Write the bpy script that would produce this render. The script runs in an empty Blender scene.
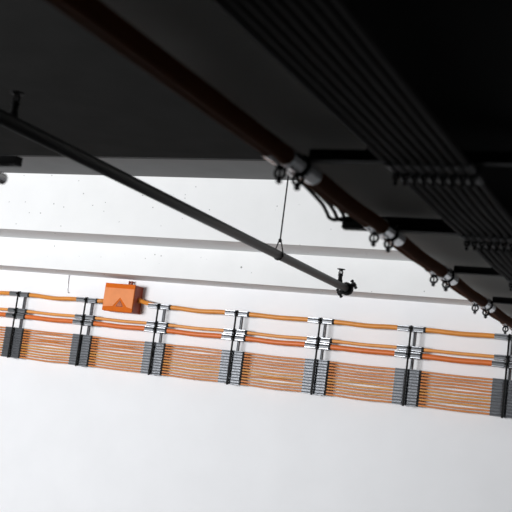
import bpy, bmesh, math, random
from mathutils import Vector, Matrix
random.seed(7)
S = bpy.context.scene
C = S.collection
EYE = 1.75                                  # camera height above the floor

# ------------------------------------------------------------------ camera
cam = bpy.data.cameras.new('camera'); camo = bpy.data.objects.new('camera', cam); C.objects.link(camo)
R = Vector((0.90754608, 0.39996135, 0.12802747)); U = Vector((-0.05572762, -0.1874674, 0.98068874)); F = Vector((-0.41623857, 0.89715489, 0.14784642))
M = Matrix((R, U, -F)).transposed().to_4x4(); M.translation = (0, 0, EYE)
camo.matrix_world = M
cam.sensor_width = 36; cam.lens = 36 * 1000.5 / 512; cam.clip_start = .05; cam.clip_end = 200
cam.dof.use_dof = True; cam.dof.focus_distance = 11.3; cam.dof.aperture_fstop = 4.2
S.camera = camo

# ------------------------------------------------------------------ world, lamps, exposure
w = bpy.data.worlds.new('world'); S.world = w; w.use_nodes = True
w.node_tree.nodes['Background'].inputs[0].default_value = (.9, .95, 1, 1)
w.node_tree.nodes['Background'].inputs[1].default_value = .05


def area(name, loc, target, sx, sy, power, col=(1, 1, 1)):
    l = bpy.data.lights.new(name, 'AREA'); l.shape = 'RECTANGLE'; l.size = sx; l.size_y = sy; l.energy = power; l.color = col
    o = bpy.data.objects.new(name, l); C.objects.link(o); o.location = loc
    o.rotation_euler = (Vector(target) - Vector(loc)).to_track_quat('-Z', 'Y').to_euler()
    return o


key = area('daylight_opening', (-9.9, -3, EYE + .2), (-6.6, 10, EYE + .9), 4.4, 2.2, 1850, (.97, .985, 1))
S.view_settings.view_transform = 'Standard'; S.view_settings.look = 'None'
S.view_settings.exposure = 0.0; S.view_settings.gamma = 1; S.view_settings.use_curve_mapping = False


# ------------------------------------------------------------------ materials
def lin(c):
    return tuple(((v / 255) / 12.92 if v / 255 <= .04045 else ((v / 255 + .055) / 1.055) ** 2.4) for v in c) + (1,)


def mat(name, rgb, rough=.5, metal=0, var=.08, scale=12, bump=0.0, spec=.5, pits=0.0):
    m = bpy.data.materials.new(name); m.use_nodes = True
    nt = m.node_tree; b = nt.nodes['Principled BSDF']
    b.inputs['Roughness'].default_value = rough; b.inputs['Metallic'].default_value = metal
    b.inputs['Specular IOR Level'].default_value = spec
    tc = nt.nodes.new('ShaderNodeTexCoord')
    n = nt.nodes.new('ShaderNodeTexNoise'); n.inputs['Scale'].default_value = scale; n.inputs['Detail'].default_value = 5
    nt.links.new(tc.outputs['Object'], n.inputs['Vector'])
    r = nt.nodes.new('ShaderNodeValToRGB')
    c = lin(rgb)
    r.color_ramp.elements[0].position = .3; r.color_ramp.elements[1].position = .7
    r.color_ramp.elements[0].color = tuple(v * (1 - var) for v in c[:3]) + (1,)
    r.color_ramp.elements[1].color = tuple(min(1, v * (1 + var)) for v in c[:3]) + (1,)
    nt.links.new(n.outputs['Fac'], r.inputs['Fac'])
    out = r.outputs['Color']
    if pits:                                        # small dark air holes and dirt specks in the concrete
        for sc, th in ((6.0, .042), (13.0, .06)):
            v = nt.nodes.new('ShaderNodeTexVoronoi'); v.inputs['Scale'].default_value = sc
            nt.links.new(tc.outputs['Object'], v.inputs['Vector'])
            wn = nt.nodes.new('ShaderNodeSeparateColor'); nt.links.new(v.outputs['Color'], wn.inputs[0])
            g = nt.nodes.new('ShaderNodeMath'); g.operation = 'MULTIPLY_ADD'      # random size per cell
            nt.links.new(wn.outputs[0], g.inputs[0]); g.inputs[1].default_value = th * 2.6; g.inputs[2].default_value = -th * .9
            lt = nt.nodes.new('ShaderNodeMath'); lt.operation = 'LESS_THAN'
            nt.links.new(v.outputs['Distance'], lt.inputs[0]); nt.links.new(g.outputs[0], lt.inputs[1])
            mu = nt.nodes.new('ShaderNodeMath'); mu.operation = 'MULTIPLY'; mu.inputs[1].default_value = pits
            nt.links.new(lt.outputs[0], mu.inputs[0])
            mx = nt.nodes.new('ShaderNodeMix'); mx.data_type = 'RGBA'
            nt.links.new(mu.outputs[0], mx.inputs['Factor']); nt.links.new(out, mx.inputs['A'])
            mx.inputs['B'].default_value = (c[0] * .25, c[1] * .25, c[2] * .25, 1)
            out = mx.outputs['Result']
    nt.links.new(out, b.inputs['Base Color'])
    if bump:
        n2 = nt.nodes.new('ShaderNodeTexNoise'); n2.inputs['Scale'].default_value = scale * 4; n2.inputs['Detail'].default_value = 6
        nt.links.new(tc.outputs['Object'], n2.inputs['Vector'])
        bp = nt.nodes.new('ShaderNodeBump'); bp.inputs['Strength'].default_value = bump; bp.inputs['Distance'].default_value = .01
        nt.links.new(n2.outputs['Fac'], bp.inputs['Height']); nt.links.new(bp.outputs['Normal'], b.inputs['Normal'])
    return m


WHITE = mat('white_plaster', (236, 236, 238), .8, 0, .015, 2.5, .05)
CONC = mat('white_concrete', (232, 232, 232), .85, 0, .02, 3, .15, pits=.9)
CEILL = mat('grey_ceiling_strip', (104, 104, 104), .85, 0, .06, 3, .1)
CEILD = mat('dark_painted_ceiling', (47, 47, 46.5), 1, 0, .08, 3, .1, spec=0)
SOFFD = mat('shaded_soffit', (30, 30, 30), .9, 0, .06, 2, .1, spec=.2)  # same soffit, shade on its right part put into the colour
SOFF = mat('lit_soffit', (205, 204, 200), .9, 0, .06, 2, .1, spec=.2)  # left part of the soffit, raised to a pale tone to look lit
FLOOR = mat('grey_floor', (95, 95, 95), .8, 0, .1, 3, .1)
BLACK = mat('black_steel', (5, 5, 5.5), .6, 0, .1, 30, spec=.15)
PIPE = mat('dark_grey_painted_pipe', (44, 44, 45), .5, 0, .08, 8, spec=.4)
GREY = mat('galvanised_steel', (120, 121, 124), .45, .6, .1, 40)
ALU = mat('cast_aluminium', (165, 167, 171), .32, 1, .12, 60, .05)
DKALU = mat('dark_aluminium', (118, 120, 124), .38, 1, .12, 60, .05)
ZINC = mat('pale_zinc_sleeve', (215, 216, 218), .22, 1, .06, 40)
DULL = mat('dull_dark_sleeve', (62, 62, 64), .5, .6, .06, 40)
RUB = mat('black_rubber', (12, 12, 12), .7)
OR_TOP = mat('amber_cable_jacket', (214, 136, 52), .45, 0, .06, 14)
OR_PAIR = mat('pale_orange_cable_jacket', (222, 150, 76), .45, 0, .06, 14)
OR_RED = mat('red_orange_cable_jacket', (212, 108, 44), .45, 0, .06, 14)
OR_BUN = [mat('orange_cable_jacket', c, .45, 0, .08, 14) for c in ((206, 130, 70), (202, 123, 54), (208, 142, 64))]
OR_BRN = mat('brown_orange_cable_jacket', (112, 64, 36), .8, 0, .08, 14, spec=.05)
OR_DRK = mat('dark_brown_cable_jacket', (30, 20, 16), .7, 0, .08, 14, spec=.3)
BOX = mat('orange_enamel', (204, 97, 3), .5, 0, .04, 10, spec=.1)
BOXL = mat('pale_orange_enamel', (222, 136, 80), .5, 0, .05, 10, spec=.25)
BOXS = mat('shaded_red_brown_enamel', (150, 62, 34), .5, 0, .08, 10)  # shade of the box side put into the colour; dark red bracket shares it
SIGN = mat('dark_orange_print', (176, 84, 26), .5, 0, .03, 10)
INK = mat('brown_print', (120, 62, 26), .5, 0, .03, 10)


# ------------------------------------------------------------------ helpers
def bx(bm, c, s, rot=None):
    r = bmesh.ops.create_cube(bm, size=1)
    m4 = Matrix.Translation(c) @ (rot.to_4x4() if rot else Matrix.Identity(4)) @ Matrix.Diagonal((*s, 1))
    bmesh.ops.transform(bm, matrix=m4, verts=r['verts'])
    return r['verts']


def frame_of(d):
    d = d.normalized(); a = Vector((0, 0, 1)) if abs(d.z) < .9 else Vector((1, 0, 0))
    u = d.cross(a).normalized(); return u, d.cross(u).normalized()


def tube(bm, pts, r, n=10, caps=True, mi=0):
    pts = [Vector(p) for p in pts]; rings = []
    for i, p in enumerate(pts):
        d = pts[min(i + 1, len(pts) - 1)] - pts[max(i - 1, 0)]
        u, v = frame_of(d); rr = r[i] if isinstance(r, (list, tuple)) else r
        rings.append([bm.verts.new(p + u * rr * math.cos(2 * math.pi * k / n) + v * rr * math.sin(2 * math.pi * k / n)) for k in range(n)])
    for a, b in zip(rings, rings[1:]):
        for k in range(n):
            f = bm.faces.new((a[k], a[(k + 1) % n], b[(k + 1) % n], b[k])); f.smooth = True; f.material_index = mi
    if caps:
        for q in (rings[0][::-1], rings[-1]):
            f = bm.faces.new(q); f.material_index = mi


def lathe(bm, o, axis, prof, n=14, mi=0, closed=False):
    """prof: (distance along axis, radius) pairs turned about the axis through o"""
    o = Vector(o); ax = Vector(axis).normalized(); u, v = frame_of(ax); rings = []
    for t, r in prof:
        rings.append([bm.verts.new(o + ax * t + (u * math.cos(2 * math.pi * k / n) + v * math.sin(2 * math.pi * k / n)) * r) for k in range(n)])
    pr = list(zip(rings, rings[1:])) + ([(rings[-1], rings[0])] if closed else [])
    for a, b in pr:
        for k in range(n):
            f = bm.faces.new((a[k], a[(k + 1) % n], b[(k + 1) % n], b[k])); f.material_index = mi
    if not closed:
        for q in (rings[0][::-1], rings[-1]):
            bm.faces.new(q).material_index = mi


def ring(bm, c, axis, R_, r, n=16, m=6, a0=0, a1=2 * math.pi, flip=None):
    c = Vector(c); u, v = frame_of(Vector(axis))
    full = abs(a1 - a0 - 2 * math.pi) < 1e-6
    rings = []
    for i in range(n + (0 if full else 1)):
        a = a0 + (a1 - a0) * i / n
        e = u * math.cos(a) + v * math.sin(a); ax = Vector(axis).normalized()
        rings.append([bm.verts.new(c + e * (R_ + r * math.cos(2 * math.pi * k / m)) + ax * r * math.sin(2 * math.pi * k / m)) for k in range(m)])
    prs = list(zip(rings, rings[1:])) + ([(rings[-1], rings[0])] if full else [])
    for a, b in prs:
        for k in range(m):
            bm.faces.new((a[k], a[(k + 1) % m], b[(k + 1) % m], b[k])).smooth = True
    if not full:
        bm.faces.new(rings[0][::-1]); bm.faces.new(rings[-1])


def obj(name, bm, mats, parent=None, bevel=0):
    bmesh.ops.recalc_face_normals(bm, faces=bm.faces)
    me = bpy.data.meshes.new(name); bm.to_mesh(me); bm.free()
    for m in (mats if isinstance(mats, (list, tuple)) else [mats]): me.materials.append(m)
    o = bpy.data.objects.new(name, me); C.objects.link(o)
    if parent: o.parent = parent
    if bevel:
        b = o.modifiers.new('bevel', 'BEVEL'); b.width = bevel; b.segments = 2; b.limit_method = 'ANGLE'
    return o


def tag(o, label, cat, group=None, kind=None):
    if label: o['label'] = label
    if cat: o['category'] = cat
    if group: o['group'] = group
    if kind: o['kind'] = kind
    return o


def thing(name, label, cat, loc, group=None):
    o = bpy.data.objects.new(name, None); C.objects.link(o); o.location = loc; o.empty_display_size = .1
    return tag(o, label, cat, group)


def struct(name, bm, m):
    o = obj(name, bm, m); o['kind'] = 'structure'; return o


def Z(z): return z + EYE


# ------------------------------------------------------------------ the setting
YW = 10.18                                   # face of the white wall
XL, XR = -26, 9
Y2, Z2, Y1, Z1, Y3, Z3 = 9.73, 1.297, 9.16, 1.647, 8.43, 2.314
bm = bmesh.new(); bx(bm, ((XL + XR) / 2, 4, -.1), (XR - XL, 16, .2)); struct('floor', bm, FLOOR)
bm = bmesh.new(); bx(bm, ((XL + XR) / 2, YW + .15, Z(1.2) / 2 + .05), (XR - XL, .3, Z(1.3) + .1)); struct('wall_back', bm, WHITE)


def prism_x(bm, prof, x0, x1, mi=0):
    a = [bm.verts.new((x0, y, z)) for y, z in prof]; b = [bm.verts.new((x1, y, z)) for y, z in prof]
    n = len(prof)
    for k in range(n):
        bm.faces.new((a[k], a[(k + 1) % n], b[(k + 1) % n], b[k]))
    bm.faces.new(a[::-1]); bm.faces.new(b)


bm = bmesh.new(); prism_x(bm, [(Y2, Z(Z2)), (YW + .3, Z(Z2)), (YW + .3, Z(Z1 + .1)), (Y2, Z(Z1 + .1))], XL, XR); struct('trim_1', bm, CONC)
bm = bmesh.new(); prism_x(bm, [(Y1, Z(Z1)), (YW + .3, Z(Z1)), (YW + .3, Z(Z3 + .1)), (Y1, Z(Z3 + .1))], XL, XR); struct('trim_2', bm, CONC)
bm = bmesh.new(); prism_x(bm, [(Y3, Z(Z3)), (YW + .3, Z(Z3)), (YW + .3, Z(Z3 + .3)), (Y3, Z(Z3 + .3))], XL, XR); struct('trim_3', bm, CEILL)
bm = bmesh.new(); prism_x(bm, [(-4, Z(Z3 - .0)), (Y3 - .06, Z(Z3 - .0)), (Y3 - .06, Z(Z3 + .03)), (Y3, Z(Z3 + .03)), (Y3, Z(Z3 + .3)), (-4, Z(Z3 + .3))], XL, XR)
struct('ceiling', bm, CEILD)
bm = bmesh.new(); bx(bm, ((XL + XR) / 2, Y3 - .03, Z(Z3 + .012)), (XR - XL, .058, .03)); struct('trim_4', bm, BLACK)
# two-tone soffit, light and shade in its colours, carrying the overhead cable run, from behind the camera to the wall
ZS = .832
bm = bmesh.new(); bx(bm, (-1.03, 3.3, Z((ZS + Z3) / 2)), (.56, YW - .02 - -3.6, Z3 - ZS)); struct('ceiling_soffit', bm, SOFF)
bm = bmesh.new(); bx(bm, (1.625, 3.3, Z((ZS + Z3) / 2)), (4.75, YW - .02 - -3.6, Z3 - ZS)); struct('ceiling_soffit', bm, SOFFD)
# added unseen wall left of the camera, blocks light from the near overhead cables
bm = bmesh.new(); bx(bm, (-5.1, -1.4, (Z(Z3)) / 2), (.2, 5.2, Z(Z3) - .002)); struct('added_light_blocker', bm, CEILL)

# ------------------------------------------------------------------ cables on the wall
YC = 10.064
POSTS = [-8.798 + i for i in range(8)]       # first one just outside the frame
SEEN = POSTS[1:]


def sagline(x0, x1, z, sag, r, m, ph, y=YC, fix=()):
    pts = []; n = int((x1 - x0) / .05)
    for i in range(n + 1):
        x = x0 + (x1 - x0) * i / n
        t = (x - POSTS[0]) % 1.0
        s = 0.0
        if .17 < t < .83:
            k = int((x - POSTS[0]) // 1); rnd = random.Random(ph * 131 + k)
            s = math.sin(math.pi * (t - .17) / .66) ** 2 * sag * (.4 + 1.1 * rnd.random()) * (1 if rnd.random() < .85 else -.6)
        pts.append((x, y, Z(z - s)))
    b = bmesh.new(); tube(b, pts, r, 10); return b


ZT, ZA, ZB = .997, .792, .726
ZBUN = [.566 - .031 * k for k in range(12)]
RB = .0096
XC0, XC1 = -9.3, -1.2
BXL, BXR = -6.528, -6.124                    # junction box
# the top run is cut by the box
bm = bmesh.new()
pts = [(x, YC, Z(ZT)) for x in (-9.3, -8.8)] + [(-8.8 + .1 * k, YC, Z(ZT - .012 * math.sin(math.pi * min(1, max(0, (k - 1.7) / 6.6))) ** 2)) for k in range(2, 10)] + \
      [(-7.798, YC, Z(ZT))] + [(-7.6 + .1 * k, YC, Z(ZT - .014 * math.sin(math.pi * k / 6) ** 2)) for k in range(0, 7)] + [(-6.798, YC, Z(ZT)), (-6.65, YC, Z(ZT + .002)), (BXL - .002, YC, Z(ZT + .012))]
tube(bm, pts, .025, 12)
tag(obj('power_cable', bm, OR_TOP), 'topmost orange wall cable ending in the left side of the orange box', 'cable')
bm = bmesh.new()
pts = [(BXR + .002, YC + .05, Z(1.05)), (-6.08, YC + .045, Z(1.044)), (-6.02, YC + .02, Z(1.03)), (-5.96, YC, Z(1.021)), (-5.9, YC, Z(1.007)), (-5.84, YC, Z(.999)), (-5.798, YC, Z(ZT)), (-5.6, YC, Z(ZT))]
for k in range(4):
    pts += [(-5.6 + k + .1 * j, YC, Z(ZT - (.013, .006, .01, .008)[k] * math.sin(math.pi * j / 6) ** 2)) for j in range(1, 7)] + ([(-4.8 + k, YC, Z(ZT)), (-4.6 + k, YC, Z(ZT))])
tube(bm, pts, .025, 12)
tag(obj('power_cable', bm, OR_TOP), 'topmost orange wall cable leaving the right side of the orange box', 'cable')
tag(obj('power_cable', sagline(XC0, XC1, ZA, .006, .018, OR_PAIR, 1), OR_PAIR), 'thin pale orange upper cable of the wall pair running below the box', 'cable')
tag(obj('power_cable', sagline(XC0, XC1, ZB, .006, .029, OR_RED, 2), OR_RED), 'thick red orange lower cable of the wall pair running below the box', 'cable')
ORD = ['uppermost', 'second from top', 'third from top', 'fourth from top', 'fifth from top', 'sixth from top', 'sixth from bottom', 'fifth from bottom',
       'fourth from bottom', 'third from bottom', 'second from bottom', 'lowest']
for k, z in enumerate(ZBUN):
    tag(obj('bundle_cable', sagline(XC0, XC1, z, .006, RB, None, 10 + k), OR_BUN[(0, 1, 0, 1, 1, 0, 2, 2, 1, 2, 0, 1)[k]]),
        'thin orange cable, %s of the twelve in the lower wall bundle' % ORD[k], 'cable', 'thin cables of the lower wall bundle')


# ------------------------------------------------------------------ wall brackets
def sleeve_mesh(ri, ro, L0, L1):
    """split cable sleeve along x with a black liner at its right end, flat pads above and below"""
    b = bmesh.new()
    lathe(b, (0, 0, 0), (1, 0, 0), [(-L0, ri), (-L0, ro), (-.03, ro), (-.03, ro * .86), (.0, ro * .86), (.0, ro), (L1, ro), (L1, ri)], 12, 0, True)
    lathe(b, (0, 0, 0), (1, 0, 0), [(L1, ri), (L1, ri + (ro - ri) * .7), (L1 + .022, ri + (ro - ri) * .6), (L1 + .022, ri)], 12, 1, True)
    for s in (-1, 1):                         # cast ribs along the sleeve
        bx(b, (-L0 / 2 - .015, -ro * .72, s * ro * .72), (L0 - .03, ro * .16, ro * .16))
        bx(b, (L1 / 2, -ro * .72, s * ro * .72), (L1, ro * .16, ro * .16))
    bmesh.ops.recalc_face_normals(b, faces=b.faces)
    me = bpy.data.meshes.new('cable_sleeve'); b.to_mesh(me); b.free(); return me


def clamp_mesh(ro, L=.03):
    """black strap round the front of a sleeve with its bolt"""
    b = bmesh.new()
    ring(b, (0, 0, 0), (1, 0, 0), ro + .0015, min(.006, ro * .16), 14, 6)
    lathe(b, (0, -ro, 0), (0, -1, 0), [(0, ro * .3), (L, ro * .3), (L, ro * .42), (L + .006, ro * .42)], 6)
    bmesh.ops.recalc_face_normals(b, faces=b.faces)
    me = bpy.data.meshes.new('clamp'); b.to_mesh(me); b.free(); me.materials.append(BLACK); return me


SL_TOP, SL_UP, SL_LO, SL_BUN = sleeve_mesh(.0255, .031, .15, .125), sleeve_mesh(.0185, .0285, .135, .125), sleeve_mesh(.0295, .0345, .15, .12), sleeve_mesh(.0100, .0156, .13, .125)
for me in (SL_TOP, SL_UP, SL_LO): me.materials.append(ALU); me.materials.append(RUB)
SL_BUN.materials.append(DKALU); SL_BUN.materials.append(RUB)
CL_TOP, CL_UP, CL_LO, CL_BUN = clamp_mesh(.031), clamp_mesh(.0285), clamp_mesh(.0345), clamp_mesh(.0156, .022)


def mesh_child(name, me, parent, loc):
    o = bpy.data.objects.new(name, me); C.objects.link(o); o.parent = parent; o.location = loc; return o


def make_bracket():
    t = thing('cable_bracket', '', 'bracket', (0, YW, Z(.2)))
    zt, zb = 1.012 - .2, .205 - .2
    b = bmesh.new()                            # front bar: slim black flat with an open slot look
    bx(b, (0, -.160, (zt + zb) / 2 + .004), (.019, .008, zt - zb + .02))
    fb = obj('front_bar', b, BLACK, t)
    b = bmesh.new()                            # channel bolted to the wall
    bx(b, (.0, -.012, (zt + zb) / 2 - .01), (.024, .022, zt - zb - .02))
    bx(b, (0, -.03, (zt + zb) / 2 - .01), (.006, .016, zt - zb - .02))
    obj('wall_channel', b, GREY, t)
    for z, h in ((ZT, .03), ((ZA + ZB) / 2, .1), (.395, .36)):   # stand-off webs carrying the sleeves
        b = bmesh.new(); bx(b, (0, -.062, z - .2), (.03, .044, h)); obj('stand_off', b, BLACK, t)
    for z, sm, cm in [(ZT, SL_TOP, CL_TOP), (ZA, SL_UP, CL_UP), (ZB, SL_LO, CL_LO)] + [(q, SL_BUN, CL_BUN) for q in ZBUN]:
        s = mesh_child('cable_sleeve', sm, t, (0, YC - YW, z - .2))
        mesh_child('clamp', cm, s, (-.006, 0, 0))
    return t


def copy_tree(o, parent=None):
    c = o.copy(); C.objects.link(c); c.parent = parent
    for ch in list(o.children): copy_tree(ch, c)
    return c


BL = ['leftmost wall cable bracket, near the left edge of the photo', 'wall cable bracket just left of the orange box', 'wall cable bracket just right of the orange box',
      'second wall cable bracket to the right of the orange box', 'third wall cable bracket right of the box, below the end of the dark pipe',
      'wall cable bracket with darkened sleeves, second from the right edge', 'rightmost wall cable bracket, cut by the right edge of the photo']
proto = make_bracket()
for i, x in enumerate(SEEN):
    o = proto if i == 0 else copy_tree(proto)
    o.location.x = x; o['label'] = BL[i]; o['group'] = 'cable brackets along the white wall'

# ------------------------------------------------------------------ orange junction box
bc = (BXL + BXR) / 2; zb0, zb1 = .893, 1.213; W, H = BXR - BXL, zb1 - zb0
jb = thing('junction_box', 'orange metal junction box on the white wall with a warning triangle', 'junction box', (bc, YW, Z(zb0)))
b = bmesh.new(); bx(b, (0, -.09, H / 2), (W, .18, H)); obj('body', b, BOXS, jb, .004)
b = bmesh.new()                                # lid with turned edges
bx(b, (0, -.188, H / 2), (W + .006, .016, H + .006)); bx(b, (0, -.176, -.004), (W - .03, .022, .008))
lid = obj('lid', b, BOX, jb, .003); lid['label'] = 'bright orange lid'


def plate_xz(bm, pts, y0, y1):
    a = [bm.verts.new((x, y0, z)) for x, z in pts]; c = [bm.verts.new((x, y1, z)) for x, z in pts]; n = len(pts)
    for k in range(n): bm.faces.new((a[k], a[(k + 1) % n], c[(k + 1) % n], c[k]))
    bm.faces.new(a[::-1]); bm.faces.new(c)


b = bmesh.new()
plate_xz(b, [(-W / 2, H * .84), (-W / 2, H * .13), (-W * .16, H * .17), (.025, H * .50), (W * .32, H * .17), (W / 2, H * .12), (W / 2, H * .84)], -.196, -.200)
p_ = obj('raised_panel', b, BOXL, lid); p_['label'] = 'paler orange raised panel'
b = bmesh.new(); c0 = .025
plate_xz(b, [(c0 - .055, H * .16), (c0 + .055, H * .16), (c0, H * .42)], -.196, -.1985)
sg = obj('warning_triangle', b, SIGN, lid); sg['label'] = 'dark orange warning triangle'
b = bmesh.new()
plate_xz(b, [(c0 - .008, H * .19), (c0 + .012, H * .26), (c0 + .001, H * .265), (c0 + .008, H * .35), (c0 - .014, H * .27), (c0 - .002, H * .265)], -.1985, -.1995)
for (xa, za), (xb, zb_) in (((c0 - .042, H * .175), (c0 + .042, H * .175)), ((c0 - .042, H * .18), (c0, H * .385)), ((c0 + .042, H * .18), (c0, H * .385))):
    tube(b, [(xa, -.1988, za), (xb, -.1988, zb_)], .0025, 5)
obj('flash_mark', b, INK, sg)
for x, z, nm in ((-W / 2 - .02, ZT + .008 - zb0, 'left'), (W / 2 + .012, 1.05 - zb0, 'right')):
    b = bmesh.new(); s = -1 if nm == 'left' else 1
    lathe(b, (s * (W / 2 - .002), YC - YW + (.052 if s > 0 else 0), z), (s, 0, -.12 if s > 0 else 0), [(0, .026), (0, .036), (.012, .036), (.012, .031), (.035, .029), (.035, .0262)], 10, 0, True)
    g_ = obj('cable_gland', b, OR_TOP if s > 0 else BOX, jb)
b = bmesh.new()                                # hanging bracket above the box
for dx in (-.016, .016): bx(b, (.045 + dx, -.05, H + .03), (.01, .03, .062))
bx(b, (.045, -.05, H + .018), (.03, .02, .012)); bx(b, (.045, -.02, H + .05), (.045, .04, .012))
br = obj('hanging_bracket', b, BOXS, jb); br['label'] = 'small dark bracket on top of the box'

# thin stray wire on the wall below the ledge
b = bmesh.new(); tube(b, [(-7.196, YW - .012, Z(1.294)), (-7.195, YW - .008, Z(1.2)), (-7.19, YW - .007, Z(1.12)), (-7.18, YW - .007, Z(1.085)), (-7.165, YW - .009, Z(1.075)), (-7.155, YW - .012, Z(1.083))], .0045, 6)
tag(obj('hanging_wire', b, ZINC), 'thin grey wire hanging on the white wall left of the orange box', 'wire')

# ------------------------------------------------------------------ sprinkler pipe
PX, PZ = -2.68, 1.027; RP = .0305
PY0, PY1 = .6, 7.60
sp = thing('sprinkler_pipe', 'long dark grey pipe hanging under the ceiling and ending in a capped coupling', 'pipe', (PX, PY1, Z(PZ)))
b = bmesh.new(); tube(b, [(0, PY0 - PY1, 0), (0, -3, 0), (0, 0, 0)], RP, 20); obj('pipe', b, PIPE, sp)
b = bmesh.new()                                # grooved coupling and end cap
lathe(b, (0, -.05, 0), (0, 1, 0), [(0, RP), (0, .046), (.012, .052), (.05, .052), (.062, .046), (.062, RP + .004), (.09, RP + .004), (.1, .02), (.1, .004)], 20)
cp = obj('coupling', b, BLACK, sp)
for s in (-1, 1):
    b = bmesh.new()
    d = Vector((s * .82, 0, s * .57)); q = Vector((-.57, 0, .82))
    bx(b, d * .066 + Vector((0, -.02, 0)), (.034, .04, .03), Matrix.Rotation(-math.atan2(.57, .82), 3, 'Y'))
    tube(b, [d * .07 + Vector((0, -.02, 0)) - q * .04, d * .07 + Vector((0, -.02, 0)) + q * .04], .008, 8)
    for e in (-1, 1): tube(b, [d * .07 + Vector((0, -.02, 0)) + q * e * .026, d * .07 + Vector((0, -.02, 0)) + q * e * .038], .014, 6)
    obj('bolt_lug', b, BLACK, cp)


def sprinkler(y):
    b = bmesh.new(); o = Vector((0, y, RP * .8))
    lathe(b, o, (0, 0, 1), [(0, .022), (.02, .021), (.02, .0165), (.05, .0165), (.05, .02), (.06, .02), (.06, .014), (.07, .012)], 12)
    h = obj('sprinkler_head', b, BLACK, sp)
    b = bmesh.new()
    for s in (-1, 1): tube(b, [o + Vector((s * .012, 0, .062)), o + Vector((s * .015, 0, .08)), o + Vector((s * .011, 0, .092)), o + Vector((0, 0, .102))], .0058, 6)
    tube(b, [o + Vector((0, 0, .052)), o + Vector((0, 0, .1))], .004, 6); obj('frame_arm', b, BLACK, h)
    b = bmesh.new(); lathe(b, o + Vector((0, 0, .098)), (0, 0, 1), [(0, .008), (.004, .032), (.008, .033), (.010, .01)], 16); obj('deflector', b, BLACK, h)
    return h


sprinkler(-.2); sprinkler(3.22 - PY1)
b = bmesh.new(); tube(b, [(-.0, -.1, -RP - .002), (0, -.1, -RP - .02)], .008, 6); bx(b, (-.03, -.1, -.036), (.02, .02, .012)); obj('drain_plug', b, BLACK, sp)
YH = 6.13
hg = thing('pipe_hanger', 'thin vertical steel rod with a pear-shaped loop holding the dark pipe', 'pipe hanger', (PX, YH, Z(PZ)))
b = bmesh.new(); tube(b, [(0, 0, .1), (0, 0, Z3 - PZ)], .0055, 8); obj('rod', b, BLACK, hg)
b = bmesh.new()                                # pear-shaped loop round the pipe, ring in the XZ plane
loop = [(math.sin(a) * (RP + .004), 0, -math.cos(a) * (RP + .004)) for a in [math.radians(d) for d in range(-115, 116, 23)]]
loop = [(-.008, 0, .098)] + loop + [(.008, 0, .098)]
tube(b, loop, .0042, 6); lathe(b, (0, 0, .088), (0, 0, 1), [(0, .012), (.02, .012)], 6)
obj('loop', b, BLACK, hg)

# ------------------------------------------------------------------ overhead run: crossbars, clamps and cables
YB = [2.786 + i for i in range(5)]
ROW = [-1.248, -1.184]
ZC = .762
RC = (.018, .027)
ZR = (ZC + .004, ZC - .010)
R2 = [-.872 + .0215 * 0 + .0285 * k for k in range(9)]
RC2 = .0108; ZC2 = .742


def o_sleeve(ri, ro, L):
    b = bmesh.new()
    lathe(b, (0, 0, 0), (0, 1, 0), [(-L, ri), (-L, ro), (-.025, ro), (-.025, ro * .9), (.025, ro * .9), (.025, ro), (L, ro), (L, ri)], 12, 0, True)
    bmesh.ops.recalc_face_normals(b, faces=b.faces)
    me = bpy.data.meshes.new('cable_sleeve'); b.to_mesh(me); b.free(); me.materials.append(ZINC); return me


def o_clamp(ro, Rr, drop, r):
    b = bmesh.new()
    ring(b, (0, 0, 0), (0, 1, 0), ro * .98, r, 16, 6)
    ring(b, (0, 0, -drop), (0, 1, 0), Rr, r, 16, 6)
    tube(b, [(0, 0, -drop + Rr), (0, 0, -drop - Rr - .018)], r * .8, 6)
    lathe(b, (0, 0, -drop - Rr - .006), (0, 0, -1), [(0, r * 1.9), (.008, r * 1.9)], 6)
    bmesh.ops.recalc_face_normals(b, faces=b.faces)
    me = bpy.data.meshes.new('clamp'); b.to_mesh(me); b.free(); me.materials.append(BLACK); return me


OS1, OS1B, OS2 = o_sleeve(RC[0] + .0005, RC[0] + .005, .12), o_sleeve(RC[1] + .0005, RC[1] + .005, .12), o_sleeve(RC2 + .0004, RC2 + .003, .10)
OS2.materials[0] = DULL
OC1, OC1B, OC2 = o_clamp(RC[0] + .005, .017, .04, .0052), o_clamp(RC[1] + .005, .017, .046, .0055), o_clamp(RC2 + .003, .009, .02, .0036)
CBL = ['nearest black overhead crossbar, with the blurred pair of bright sleeves', 'thick black overhead crossbar where three thin cables loop onto its left end',
       'third overhead crossbar, the one beyond the thick bar with cable loops', 'fourth overhead crossbar, beside the orange brown cable pair at right',
       'farthest overhead crossbar, cut by the right edge of the photo']
for i, y in enumerate(YB):
    t = thing('cable_crossbar', CBL[i], 'crossbar', (-1.256, y, Z(ZS)), 'black crossbars under the dark soffit')
    b = bmesh.new()
    x0 = -.137 if i == 1 else -.03
    if i == 1:
        bx(b, ((x0 + .022) / 2, 0, -.0555), (.022 - x0 - .02, .046, .038)); bx(b, (.443, 0, -.0555), (.674, .046, .038)); bx(b, (.04, .022, -.031), (.16, .008, .03))
        for xx in (.3, .74): bx(b, (xx, 0, -.02), (.03, .03, .04))
    else:
        bx(b, (.433, 0, -.050), (.654, .04, .034))
        for xx in (.3, .74): bx(b, (xx, 0, -.02), (.03, .03, .04))
    obj('bar', b, BLACK, t)
    dz = 0
    for x, zr, om, oc in zip(ROW, ZR, (OS1, OS1B), (OC1, OC1B)):
        s = mesh_child('cable_sleeve', om, t, (x + 1.256, 0, zr - ZS)); mesh_child('clamp', oc, s, (0, 0, 0))
    for x in R2:
        s = mesh_child('cable_sleeve', OS2, t, (x + 1.256, 0, ZC2 - ZS)); mesh_child('clamp', OC2, s, (0, 0, 0))


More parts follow.
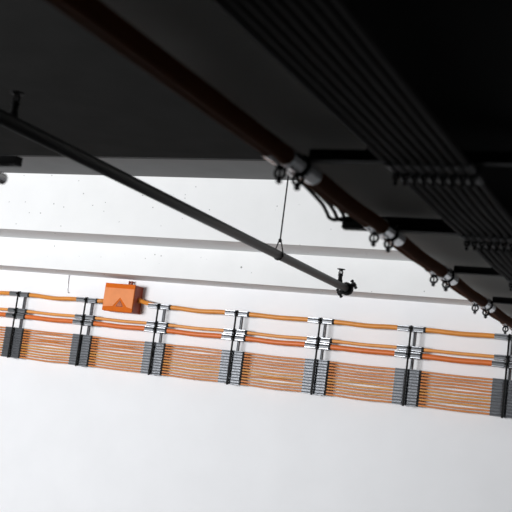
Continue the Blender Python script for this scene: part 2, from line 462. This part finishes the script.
def run(x, r, ph, sag, ZC):
    pts = []; n = 90; y0, y1 = .5, 7.6
    rnd = random.Random(ph); am = {k: sag * (.5 + rnd.random()) for k in range(-4, 12)}
    for i in range(n + 1):
        y = y0 + (y1 - y0) * i / n; k = math.floor(y - YB[0]); q = (y - YB[0]) - k; s = 0
        if .14 < q < .86 and k >= 0: s = math.sin(math.pi * (q - .14) / .72) ** 2 * am[k]
        pts.append((x, y, Z(ZC - s)))
    b = bmesh.new(); tube(b, pts, r, 12); return b


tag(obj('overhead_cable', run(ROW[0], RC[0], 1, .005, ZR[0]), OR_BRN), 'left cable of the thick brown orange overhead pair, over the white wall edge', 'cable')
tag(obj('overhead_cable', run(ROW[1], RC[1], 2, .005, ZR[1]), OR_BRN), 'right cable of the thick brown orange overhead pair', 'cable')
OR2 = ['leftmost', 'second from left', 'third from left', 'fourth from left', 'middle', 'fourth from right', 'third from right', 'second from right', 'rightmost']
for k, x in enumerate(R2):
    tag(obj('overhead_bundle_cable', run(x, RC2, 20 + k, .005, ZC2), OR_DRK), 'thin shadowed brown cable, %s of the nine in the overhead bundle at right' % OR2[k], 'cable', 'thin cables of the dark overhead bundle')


def spline(cp, n=8):
    cp = [Vector(p) for p in cp]; cp = [cp[0]] + cp + [cp[-1]]; out = []
    for i in range(1, len(cp) - 2):
        a, b_, c, d = cp[i - 1:i + 3]
        for k in range(n):
            t = k / n
            out.append(.5 * ((2 * b_) + (c - a) * t + (2 * a - 5 * b_ + 4 * c - d) * t * t + (3 * b_ - a - 3 * c + d) * t ** 3))
    out.append(cp[-2]); return out


LL = ['outermost thin black cable looping onto the thick overhead crossbar', 'middle thin black cable looping onto the thick overhead crossbar', 'innermost thin black cable looping onto the thick overhead crossbar']
for k, (dx, dz) in enumerate(((0, 0), (.034, .0), (.066, .004))):
    pts = [(-1.30 + k * .016, 2.2, Z(.80)), (-1.325 + k * .016, 3.0, Z(.80)), (-1.375 + dx * .8, 3.46, Z(.80)), (-1.425 + dx, 3.68, Z(.806)), (-1.432 + dx, 3.742, Z(.793)),
           (-1.41 + dx * .8, 3.765, Z(.790)), (-1.36 + dx * .6, 3.775 + .012 * k, Z(.8035)), (-1.2, 3.766 + .014 * k, Z(.8045)), (-.8, 3.766 + .014 * k, Z(.8045))]
    b = bmesh.new(); tube(b, spline(pts), .0075, 8)
    tag(obj('looped_cable', b, BLACK), LL[k], 'cable', 'thin looped cables at the thick crossbar')

# far left: end of another overhead crossbar with one clamp
t = thing('cable_crossbar', 'end of a black crossbar with one clamp at the left edge, under the pipe', 'crossbar', (-2.45, 2.97, Z(.78)))
b = bmesh.new(); bx(b, (-.30, 0, .017), (.68, .042, .034)); obj('bar', b, BLACK, t)
b = bmesh.new(); tube(b, [(-.3, 0, .03), (-.3, 0, Z3 - .78)], .008, 8); obj('hanger_rod', b, BLACK, t)
s = mesh_child('cable_sleeve', OS1, t, (-.12, 0, -.025)); mesh_child('clamp', OC1, s, (0, 0, 0))
